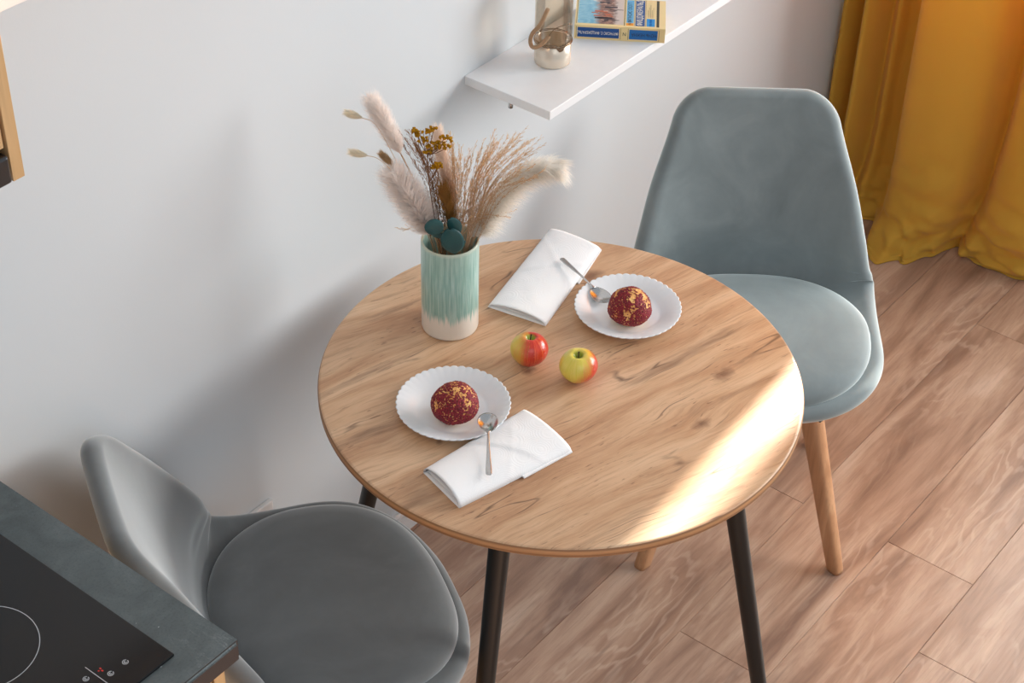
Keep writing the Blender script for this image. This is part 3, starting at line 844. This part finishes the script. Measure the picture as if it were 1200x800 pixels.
def napkin(name_label, P, thick, seed):
    # P: corners loop-end back, loop-end front, far-end front, far-end back (x,y)
    A, B, D, E_ = [Vector((p[0], p[1], 0)) for p in P]
    t = thing('napkin', name_label, 'napkin', (0, 0, .7503))
    nu, nw = 44, 30
    rn = Vector((seed, seed*2, 0))
    def sheet(hfun, name, u0=0, u1=1, w0=0, w1=1, inset=0):
        V = []; Fc = []
        for i in range(nu+1):
            u = u0+(u1-u0)*i/nu
            for j in range(nw+1):
                w = w0+(w1-w0)*j/nw
                p = (A.lerp(E_, u)).lerp(B.lerp(D, u), w)
                z = hfun(u, w)
                V.append((p.x, p.y, z+.0005*noise.noise(Vector((p.x*40, p.y*40, 0))+rn)))
        for i in range(nu):
            for j in range(nw):
                a = i*(nw+1)+j; Fc.append((a, a+1, a+nw+2, a+nw+1))
        o = mesh_obj(name, V, Fc, M['paper'], t)
        sd = o.modifiers.new('s', 'SOLIDIFY'); sd.thickness = .0007; sd.offset = 0
        return o
    def arch(w): return max(0, 1-(2*w-1)**2)**.5
    def topz(u, w):
        h = thick*(1-.55*u)
        crease = .0010*math.exp(-((u-.58-(w-.5)*.35)/.012)**2)+.0010*math.exp(-((u-.66+(w-.5)*.45)/.012)**2)
        return .0012+h*arch(w)+.0018*u+crease + .0018*(1 if u > .58+(w-.5)*.35 else 0)*arch(w)
    sheet(topz, 'top_fold')
    sheet(lambda u, w: .0008, 'bottom_fold', 0, 1, 0, 1)
    sheet(lambda u, w: .0016+.10*thick*arch(w), 'inner_fold', .03, .99, .02, .98)
    # outer flap under the far half, peeking out past the front edge
    V = []; Fc = []
    off = (B-A).normalized()*.006
    pts = [B.lerp(D, .55)+off*.9, D+off*.4, E_.lerp(D, .1), A.lerp(E_, .55)]
    V = [(p.x, p.y, .0004) for p in pts]+[(p.x, p.y, .0030) for p in pts]
    Fc = [(3, 2, 1, 0), (4, 5, 6, 7), (0, 1, 5, 4), (1, 2, 6, 5), (2, 3, 7, 6), (3, 0, 4, 7)]
    mesh_obj('under_flap', V, Fc, M['paper'], t, smooth=False)
    return t
napkin('folded white paper napkin at the front, with a teaspoon lying across it', [(.460, -.458), (.434, -.552), (.645, -.606), (.672, -.487)], .024, 1)
napkin('folded white paper napkin at the back of the table, under a spoon handle', [(.853, -.270), (.874, -.380), (1.116, -.320), (1.107, -.212)], .014, 6)

def spoon(label, p_tip, p_bowl, z_tip, z_bowl, roll=0):
    L = .135
    t = thing('teaspoon', label, 'spoon', (p_tip[0], p_tip[1], z_tip), math.atan2(p_bowl[1]-p_tip[1], p_bowl[0]-p_tip[0]))
    dist = math.hypot(p_bowl[0]-p_tip[0], p_bowl[1]-p_tip[1]); pitch = math.atan2(z_bowl-z_tip, dist)
    k = math.hypot(dist, z_bowl-z_tip)/L
    prof = [(0, .0035, .0), (.002, .0046, .0), (.012, .0048, .0004), (.035, .0036, .0022), (.06, .0024, .0040), (.082, .0019, .0048), (.090, .0024, .0044), (.095, .0052, .0034)]
    n = 8; V = []; Fc = []
    pc = catmull([Vector(p) for p in prof], 36)
    # handle: thin bar, rounded section
    m = 12
    for p in pc:
        for j in range(m):
            a = 2*PI*j/m; V.append((p.x, p.y*math.cos(a), p.z+.0010*math.sin(a)))
    for i in range(len(pc)-1):
        for j in range(m): q = (j+1) % m; Fc.append((i*m+j, i*m+q, (i+1)*m+q, (i+1)*m+j))
    Fc.append(tuple(range(m))[::-1]); Fc.append(tuple((len(pc)-1)*m+j for j in range(m)))
    h = mesh_obj('handle', [Vector(v)*k for v in V], Fc, M['steel'], t); h.rotation_euler = (0, -pitch, 0)
    # bowl: egg outline, hollow
    V = []; Fc = []; nr, na = 12, 48
    for sgn, off in ((1, 0), (0, -.0009)):
        for i in range(nr+1):
            r = i/nr
            for j in range(na):
                a = 2*PI*j/na
                x = math.cos(a)*.0225; y = math.sin(a)*.0158*(1+.13*math.cos(a+PI)*-1)
                V.append((.1145+x*r, y*r, .0034-.0062*(1-r*r)+off*(1 if r < .99 else .3)))
    for lay in range(2):
        b0 = lay*(nr+1)*na
        for i in range(nr):
            for j in range(na):
                q = (j+1) % na; f = (b0+i*na+j, b0+i*na+q, b0+(i+1)*na+q, b0+(i+1)*na+j)
                Fc.append(f if lay == 0 else f[::-1])
    b1 = nr*na; b2 = (nr+1)*na+nr*na
    for j in range(na): q = (j+1) % na; Fc.append((b1+j, b1+q, b2+q, b2+j))
    b = mesh_obj('bowl', [Vector(v)*k for v in V], Fc, M['steel'], t); b.rotation_euler = (0, -pitch, 0)
    return t
spoon('steel teaspoon lying on the front napkin with its bowl by the plate rim', (.500, -.556), (.606, -.468), .7755, .7765)
spoon('steel teaspoon leaning from the back napkin into the right plate', (1.030, -.296), (.983, -.430), .7690, .7610)

# ------------------------------------------------------------------ vase and dried flowers
VX, VY = .7735, -.2510
vs = thing('vase', 'cylindrical ceramic vase with dripping green glaze over a cream foot', 'vase', (VX, VY, .7503))
lathe('vessel', [(.0001, 0), (.044, 0), (.0475, .002), (.0485, .006), (.0485, .172), (.0480, .1775), (.0462, .1790), (.0445, .1775), (.0440, .172), (.0440, .010), (.0001, .008)], M['vase'], vs, n=96)
def fl(u, z, d=0):   # vase-centred coordinates: u to the right along the table, d away from the room side, z above the table
    return Vector((VX, VY, .7503)) + uR*u + wB*d + Vector((0, 0, z))
f_cream = mat_fibre('cream_plume', srgb(255, 253, 250), srgb(253, 250, 243)); f_pink = mat_fibre('pink_plume', srgb(255, 252, 249), srgb(255, 246, 241))
f_peach = mat_fibre('peach_plume', srgb(255, 246, 238), srgb(253, 236, 222), .45, srgb(206, 160, 108)); f_tan = mat_fibre('tan_grass', srgb(228, 200, 166), srgb(204, 170, 132), .4)
f_bunny = mat_fibre('bunny_tail', srgb(255, 251, 240), srgb(252, 243, 224)); f_brown = mat_fibre('brown_bunny_tail', srgb(222, 196, 160), srgb(196, 166, 126))
f_pale = mat_fibre('pale_grass', srgb(236, 210, 178), srgb(214, 182, 146), .4)
def fibres(path, n, rad, length, width, seed, lean=.75, droop=0.0, t0=0, t1=1, tufts=0):
    rr = random.Random(seed); V = []; Fc = []
    m = len(path)-1
    for i in range(n):
        t = t0+(t1-t0)*rr.random(); x = t*m; k = min(int(x), m-1)
        p = path[k].lerp(path[k+1], x-k); T = (path[k+1]-path[k]).normalized()
        a = Vector((rr.gauss(0, 1), rr.gauss(0, 1), rr.gauss(0, 1))); a = (a-T*a.dot(T)).normalized()
        R_ = rad(t); l = length*(.6+.7*rr.random())
        p = p+a*R_*rr.random()**.5*.6
        d = (T*lean+a*(1-lean)*1.3).normalized()
        q1 = p+d*l*.5+a*R_*.25
        q2 = p+d*l+a*R_*.5+Vector((0, 0, -droop*l))
        s = T.cross(a).normalized() if rr.random() < .5 else d.cross(Vector((rr.random(), rr.random(), rr.random()))).normalized()
        w = width*(.7+.6*rr.random()); b = len(V)
        V += [p-s*w*.5, p+s*w*.5, q1+s*w*.4, q1-s*w*.4, q2]
        Fc += [(b, b+1, b+2, b+3), (b+3, b+2, b+4)]
    return V, Fc
def plume(label, pts, R0, n, mat, seed, length=.035, prof=None, name='pampas_plume', stemmat=None, lean=.75, frac=.72, droop=0):
    path = catmull(pts, 40)   # from the tip down to the vase mouth
    path = path[::-1]
    t = thing(name, label, 'dried flower', path[0])
    o0 = path[0]; path = [p-o0 for p in path]
    prof = prof or (lambda q: math.sin(PI*min(1, .10+.90*q))**.6 if q < 1 else 0)
    t0 = 1-frac
    rad = lambda q: R0*max(.06, prof((q-t0)/(1-t0)))
    V, Fc = fibres(path, n, rad, length, .0007, seed, lean=lean, t0=t0, t1=.985, droop=droop)
    pl = path[int(t0*39):]
    b = len(V); tube_data(pl, lambda q: R0*.32*max(.08, prof(q)), 10, V, Fc)
    mesh_obj('plume', V, Fc, mat, t)
    tube('stem', path[:int(t0*39)+8], .0011, stemmat or f_tan, t, n=6)
    return t
base_in = [fl(.0, .16, .0)]
def mouth(u, d): return [fl(u, .178, d), fl(u*.75, .12, d*.8)]
plume('pink-white pampas plume rising highest at the upper left of the vase', [fl(-.121, .438, -.005), fl(-.105, .405, -.005), fl(-.082, .350, .0), fl(-.055, .28, .005)]+mouth(-.022, .010), .0085, 4200, f_pink, 11, .022, frac=.42, lean=.68)
plume('broad pale pink pampas plume leaning left low over the vase rim', [fl(-.090, .322, -.03), fl(-.072, .292, -.03), fl(-.052, .255, -.028), fl(-.034, .215, -.022)]+mouth(-.020, -.015), .0190, 6500, f_pink, 12, .028, frac=.66, lean=.66)
plume('slim peach pampas plume standing upright in the middle', [fl(-.019, .386, .0), fl(-.014, .345, .0), fl(-.004, .29, .004), fl(.002, .235, .005)]+mouth(.004, .004), .0080, 3800, f_peach, 13, .017, frac=.62)
plume('cream pampas plume arching out to the right of the vase', [fl(.176, .316, .01), fl(.150, .314, .01), fl(.118, .296, .01), fl(.085, .255, .008), fl(.060, .210, .006)]+mouth(.030, .0), .0155, 7500, f_cream, 14, .030, frac=.80, lean=.66, droop=.35)
plume('short golden-brown dried grass head beside the eucalyptus', [fl(-.010, .290, -.02), fl(-.004, .262, -.022), fl(.002, .232, -.022), fl(.004, .205, -.02)]+mouth(.004, -.018), .006, 1200, mat_fibre('golden_grass', srgb(176, 132, 74), srgb(150, 108, 56), .2), 15, .022, frac=.55, name='plume_grass')
def bunny(label, pts, mat, seed, L=.024):
    path = catmull(pts, 40)[::-1]
    t = thing('bunny_tail_grass', label, 'dried flower', path[0]); o0 = path[0]; path = [p-o0 for p in path]
    tip = path[-1]; d = (path[-1]-path[-4]).normalized(); hp = [tip+d*L*(k/8) for k in range(9)]
    V, Fc = fibres(hp, 1100, lambda q: .0048*math.sin(PI*min(.98, .12+.82*q))**.7, .010, .0006, seed, lean=.8)
    tube_data(hp, lambda q: .0040*max(.1, math.sin(PI*min(.99, .08+.88*q)))**.7, 10, V, Fc)
    mesh_obj('flower_head', V, Fc, mat, t)
    tube('stem', path, .0005, f_pale, t, n=5)
bunny('pale bunny tail grass head, highest and farthest left', [fl(-.137, .412, -.01), fl(-.118, .402, -.01), fl(-.097, .362, -.01), fl(-.06, .27, -.01)]+mouth(-.03, -.008), f_bunny, 21)
bunny('pale bunny tail grass head at the left, just below the highest one', [fl(-.130, .349, -.02), fl(-.112, .343, -.02), fl(-.09, .318, -.02), fl(-.065, .265, -.018)]+mouth(-.03, -.014), f_bunny, 22)
bunny('brownish bunny tail grass head between the pale ones and the pampas', [fl(-.090, .326, -.012), fl(-.084, .318, -.012), fl(-.072, .295, -.012), fl(-.05, .245, -.012)]+mouth(-.026, -.010), f_brown, 23, .026)
# feathery grass sprays
def spray(label, ends, mat, seed, dspread=.03, curl=.02, nseed=24, start=(.01, 0)):
    rr = random.Random(seed)
    org = fl(start[0], .13, start[1]); t = thing('dried_grass_spray', label, 'dried grass', org)
    V = []; Fc = []
    for (u, z) in ends:
        d = (rr.random()-.5)*dspread*2
        m0 = fl(start[0]+(u*.12)+rr.uniform(-.008, .008), .185, start[1]+d*.3)
        tipp = fl(u, z, d)
        midp = m0.lerp(tipp, .5)+Vector((0, 0, .03*rr.uniform(.2, 1)))-uR*(u-start[0])*.13
        path = [p-org for p in catmull([org, m0, midp, tipp], 34)]
        tube_data(path, lambda q: .00055*(1-.6*q), 4, V, Fc)
        m = len(path)-1
        for k in range(nseed*3):
            q = .42+.58*rr.random(); x = q*m; i = min(int(x), m-1); p = path[i].lerp(path[i+1], x-i); T = (path[i+1]-path[i]).normalized()
            a = Vector((rr.gauss(0, 1), rr.gauss(0, 1), rr.gauss(0, 1))); a = (a-T*a.dot(T)).normalized()
            l = .0055*(.5+rr.random()); e = p+T*l*.8+a*l*.55; s = a.cross(T)*.00028; b = len(V)
            V += [p-s, p+s, e+s*1.6, e-s*1.6]; Fc.append((b, b+1, b+2, b+3))
            # small seed
            b = len(V); g = e+T*.0017; s2 = s*2.6; V += [e, (e+g)*.5+s2, g, (e+g)*.5-s2]; Fc.append((b, b+1, b+2, b+3))
    mesh_obj('stalks', V, Fc, mat, t)
    t.children[0]['kind'] = 'stuff'
    return t
rr = random.Random(9)
def fan(n, u0, z0, u1, z1, jit=.014): return [(u0+(u1-u0)*i/(n-1)+rr.uniform(-jit, jit), z0+(z1-z0)*i/(n-1)+rr.uniform(-jit, jit)) for i in range(n)]
spray('pale feathery grass spray reaching to the upper right of the vase', fan(20, .078, .385, .138, .372), f_pale, 31, start=(.022, .01))
spray('fine tan grass spray leaning right in front of the cream plume', fan(14, .110, .33, .150, .338), f_tan, 32, start=(.024, -.005))
spray('feathery tan grass spray at centre right of the bouquet', fan(17, .038, .335, .085, .375), f_pale, 33, start=(.016, -.01))
spray('feathery tan grass spray just right of the peach plume', fan(18, -.006, .375, .030, .325), f_pale, 34, start=(.010, -.012))
spray('brown feathery grass spray at the left of the bouquet', fan(20, -.078, .375, -.030, .350), mat_fibre('brown_grass', srgb(160, 118, 84), srgb(132, 94, 62), .15), 35, start=(-.008, -.006))
spray('brown grass stalks drooping left beside the broad pink plume', [(-.098, .31), (-.094, .285), (-.085, .26), (-.078, .24), (-.07, .225)], bpy.data.materials['brown_grass'], 36, start=(-.012, -.02))
spray('short wispy tan grass at the vase rim', fan(14, -.06, .215, .10, .235, .02)+[(-.085, .19), (-.07, .20), (.105, .232)], f_tan, 37, nseed=14, start=(.0, -.02))
# golden statice
g = fl(-.012, .15, -.03); st = thing('golden_statice', 'golden-yellow dried statice on a thin brown stem above the bouquet', 'dried flower', g)
gold = mat_fibre('golden_petals', srgb(196, 146, 36), srgb(150, 104, 20), .1); bst = simple('brown_stem', srgb(112, 74, 44), .8)
V = []; Fc = []
main = [p-g for p in catmull([fl(-.010, .15, -.028), fl(-.017, .20, -.03), fl(-.030, .29, -.03), fl(-.034, .345, -.03), fl(-.034, .372, -.03)], 30)]
tube_data(main, lambda q: .0011*(1-.4*q), 6, V, Fc)
tips = [(-.048, .395), (-.052, .402), (-.030, .402), (-.024, .405), (-.008, .390), (-.003, .388), (-.030, .372), (-.022, .380), (-.012, .376), (-.004, .374), (-.040, .385), (-.034, .362), (-.018, .370), (-.020, .335), (-.016, .340)]
br = [(-.034, .372)]
for (u, z) in tips:
    j = (-.034, .36) if z > .36 else (-.031, .31)
    tube_data([fl(j[0], j[1], -.03)-g, fl((j[0]+u)/2-.001, (j[1]+z)/2-.003, -.031)-g, fl(u, z, -.032)-g], .0006, 5, V, Fc)
mesh_obj('stem', V, Fc, bst, st)
V = []; Fc = []; r2 = random.Random(4)
for (u, z) in tips:
    for k in range(7):
        c = fl(u+r2.uniform(-.006, .006), z+r2.uniform(-.002, .004), -.032+r2.uniform(-.004, .004))-g
        d = Vector((r2.uniform(-.5, .5), r2.uniform(-.5, .5), 1)).normalized()
        tube_data([c, c+d*.002, c+d*.0045], lambda q: .0010+.0019*q, 6, V, Fc)
mesh_obj('blossoms', V, Fc, gold, st)
# eucalyptus sprig
g = fl(.004, .17, -.045); eu = thing('eucalyptus_sprig', 'dark teal eucalyptus sprig hanging over the vase rim', 'leaf sprig', g)
teal = NT('teal_leaf'); teal.base(teal.mix(teal.noise(teal.coord(), 40, 3), srgb(14, 62, 66), srgb(26, 84, 86)), .5); teal = teal.m
mainp = [p-g for p in catmull([fl(.010, .165, -.030), fl(.006, .215, -.048), fl(-.002, .230, -.054), fl(-.012, .236, -.056)], 16)]
tube('stem', mainp, .0010, teal, eu, n=6)
def leaf(u, z, L, W, ang, d, tilt, yaw=0):
    V = []; Fc = []; n, m = 14, 8
    for i in range(n+1):
        t = i/n; hw = W/2*math.sin(PI*min(1, t*.98+.01))**.5
        for j in range(m+1):
            s = -1+2*j/m
            V.append(Vector((s*hw, .10*W*(s*s)-.03*L*math.sin(PI*t), -t*L)))
    for i in range(n):
        for j in range(m): a = i*(m+1)+j; Fc.append((a, a+1, a+m+2, a+m+1))
    Rm = Matrix.Rotation(ang, 3, 'Y')
    T = Matrix.Rotation(tilt, 3, 'X')
    bas = Matrix((uR, wB, (0, 0, 1))).transposed()
    o0 = fl(u, z, d)-g
    V = [bas @ (Matrix.Rotation(yaw, 3, 'Z') @ (Rm @ (T @ v)))+o0 for v in V]
    o = mesh_obj('leaf', V, Fc, teal, eu); sd = o.modifiers.new('s', 'SOLIDIFY'); sd.thickness = .0006
leaf(.003, .240, .054, .038, math.radians(-8), -.062, .15)
leaf(-.008, .245, .030, .030, math.radians(78), -.058, -.35, -.2)
leaf(.002, .250, .040, .022, math.radians(-28), -.046, .1, .4)
leaf(-.012, .226, .022, .024, math.radians(40), -.052, .5)
leaf(.012, .210, .016, .007, math.radians(-80), -.050, .1)

# ------------------------------------------------------------------ curtain
def curtain():
    cp = [(.0, 2.60), (-.016, 2.575), (-.034, 2.60), (-.052, 2.635), (-.068, 2.60), (-.082, 2.545), (-.096, 2.530), (-.108, 2.56), (-.122, 2.625), (-.150, 2.60), (-.168, 2.63), (-.196, 2.640), (-.214, 2.60),
          (-.232, 2.535), (-.262, 2.495), (-.31, 2.480), (-.36, 2.482), (-.405, 2.50), (-.435, 2.535), (-.452, 2.60), (-.472, 2.635), (-.492, 2.60), (-.515, 2.56), (-.56, 2.53), (-.605, 2.53), (-.632, 2.56), (-.662, 2.60)]
    ys = [c[0] for c in cp]; xs = [c[1] for c in cp]
    ny, nz = 300, 150
    prof = catmull([Vector((y, x, 0)) for y, x in cp], ny+1)
    V = []; Fc = []
    for k in range(nz+1):
        t = k/nz; z = 2.45*(t**1.7)
        low = math.exp(-z/.16); lo2 = math.exp(-z/.07)
        for i, p in enumerate(prof):
            y, x = p.x, p.y
            q = i/ny
            # folds relax and flare towards the hem
            x2 = 2.56+(x-2.56)*(1-.35*low)
            y2 = y+(-.010)*math.sin(y*16)*low
            k2 = max(0, min(1, (-.28-y)/.17)); y2 += .05*low*k2*max(0, min(1, (y+.64)/.06))
            # the cloth is too long: it bulges into the room and crumples at the hem
            big1 = math.exp(-((y+.27)/.13)**2); big2 = math.exp(-((y+.56)/.09)**2)
            x2 -= lo2*(.080*big1-.03*big2+.005)
            n1 = noise.noise(Vector((y*9, z*22, 3.1))); n2 = noise.noise(Vector((y*22+z*14, z*40-y*10, 7.7)))
            x2 += low*(.034*n1)+lo2*(.040*n2)+.010*lo2*abs(noise.noise(Vector((y*30-z*30, z*50, 4.4))))+.006*noise.noise(Vector((y*6, z*2.2, 0)))
            y2 += lo2*.016*noise.noise(Vector((y*12, z*26, 9.2)))
            zz = z+lo2*.018*noise.noise(Vector((y*14, z*20, 1.2)))*(0 if k == 0 else 1)
            if k < 6: zz = max(zz, .002+.0012*k)
            if k == 0: zz = .003; x2 -= .012+.01*n2
            V.append((min(x2, 2.74), min(y2-.004, -.0165) if z < .08 else min(y2-.004, -.003), zz))
    for k in range(nz):
        for i in range(ny): a = k*(ny+1)+i; Fc.append((a, a+1, a+ny+2, a+ny+1))
    t = thing('curtain', 'long ochre-yellow curtain falling in deep folds onto the floor', 'curtain', (0, 0, 0))
    o = mesh_obj('drape', V, Fc, M['curtain'], t)
    sd = o.modifiers.new('s', 'SOLIDIFY'); sd.thickness = .0015; sd.offset = 0
    tube('curtain_rod', [(2.6, -.002, 2.47), (2.6, -.9, 2.47)], .012, M['steel'], t, n=16)
curtain()

# ------------------------------------------------------------------ camera
cam = bpy.data.cameras.new('camera'); co = bpy.data.objects.new('camera', cam); C.objects.link(co)
yaw, pit, rol = .92071226, .66940741, .0271395
F_ = Vector((math.sin(yaw)*math.cos(pit), math.cos(yaw)*math.cos(pit), -math.sin(pit)))
R1 = Vector((math.cos(yaw), -math.sin(yaw), 0)); U1 = R1.cross(F_)
R2 = R1*math.cos(rol)+U1*math.sin(rol); U2 = -R1*math.sin(rol)+U1*math.cos(rol)
mw = Matrix((R2, U2, -F_)).transposed().to_4x4(); mw.translation = (-1.0750124, -1.79063605, 2.61889005)
co.matrix_world = mw
cam.sensor_width = 36; cam.lens = 36*2086.19/1200; cam.clip_start = .05
SC.camera = co

# ------------------------------------------------------------------ light
def area(name, loc, target, sx, sy, power, col):
    l = bpy.data.lights.new(name, 'AREA'); l.shape = 'RECTANGLE'; l.size = sx; l.size_y = sy; l.energy = power; l.color = col
    o = bpy.data.objects.new(name, l); C.objects.link(o); o.location = loc
    o.rotation_euler = (Vector(target)-Vector(loc)).to_track_quat('-Z', 'Y').to_euler()
    return o
sun = bpy.data.lights.new('sun', 'SUN'); sun.energy = 38; sun.angle = math.radians(1.6); sun.color = (1, .93, .82)
so_ = bpy.data.objects.new('sun', sun); C.objects.link(so_); so_.location = (4, 0, 3)
el = math.radians(20); dirv = Vector((-math.cos(el), -.067*math.cos(el), -math.sin(el)))
so_.rotation_euler = dirv.to_track_quat('-Z', 'Y').to_euler()
area('window_daylight', (4.3, -2.9, 2.2), (.7, -.5, .6), 2.6, 2.0, 230, (1, .99, .965))
area('floor_glare_lamp', (2.72, -1.02, 1.0), (0, -1.02, 1.0), .5, 1.3, 8, (1, .98, .96))  # added lamp against solid wall for glare on the floor, no window there
area('window_sky', (3.25, -.38, 1.75), (2.55, -.38, .45), .6, .8, 30, (1, .97, .9))
area('room_bounce', (-.8, -3.2, 2.9), (.8, -.3, .6), 2.4, 1.8, 16, (.92, .965, 1))
w = bpy.data.worlds.new('world'); SC.world = w; w.use_nodes = True
bg = w.node_tree.nodes['Background']; bg.inputs[0].default_value = (.86, .93, 1, 1); bg.inputs[1].default_value = .50
SC.view_settings.view_transform = 'Standard'; SC.view_settings.look = 'None'; SC.view_settings.exposure = 0; SC.view_settings.gamma = 1
SC.cycles.use_denoising = True
try: SC.cycles.denoiser = 'OPENIMAGEDENOISE'
except Exception: pass
SC.cycles.max_bounces = 8; SC.cycles.diffuse_bounces = 4; SC.cycles.transparent_max_bounces = 12; SC.cycles.sample_clamp_indirect = 6
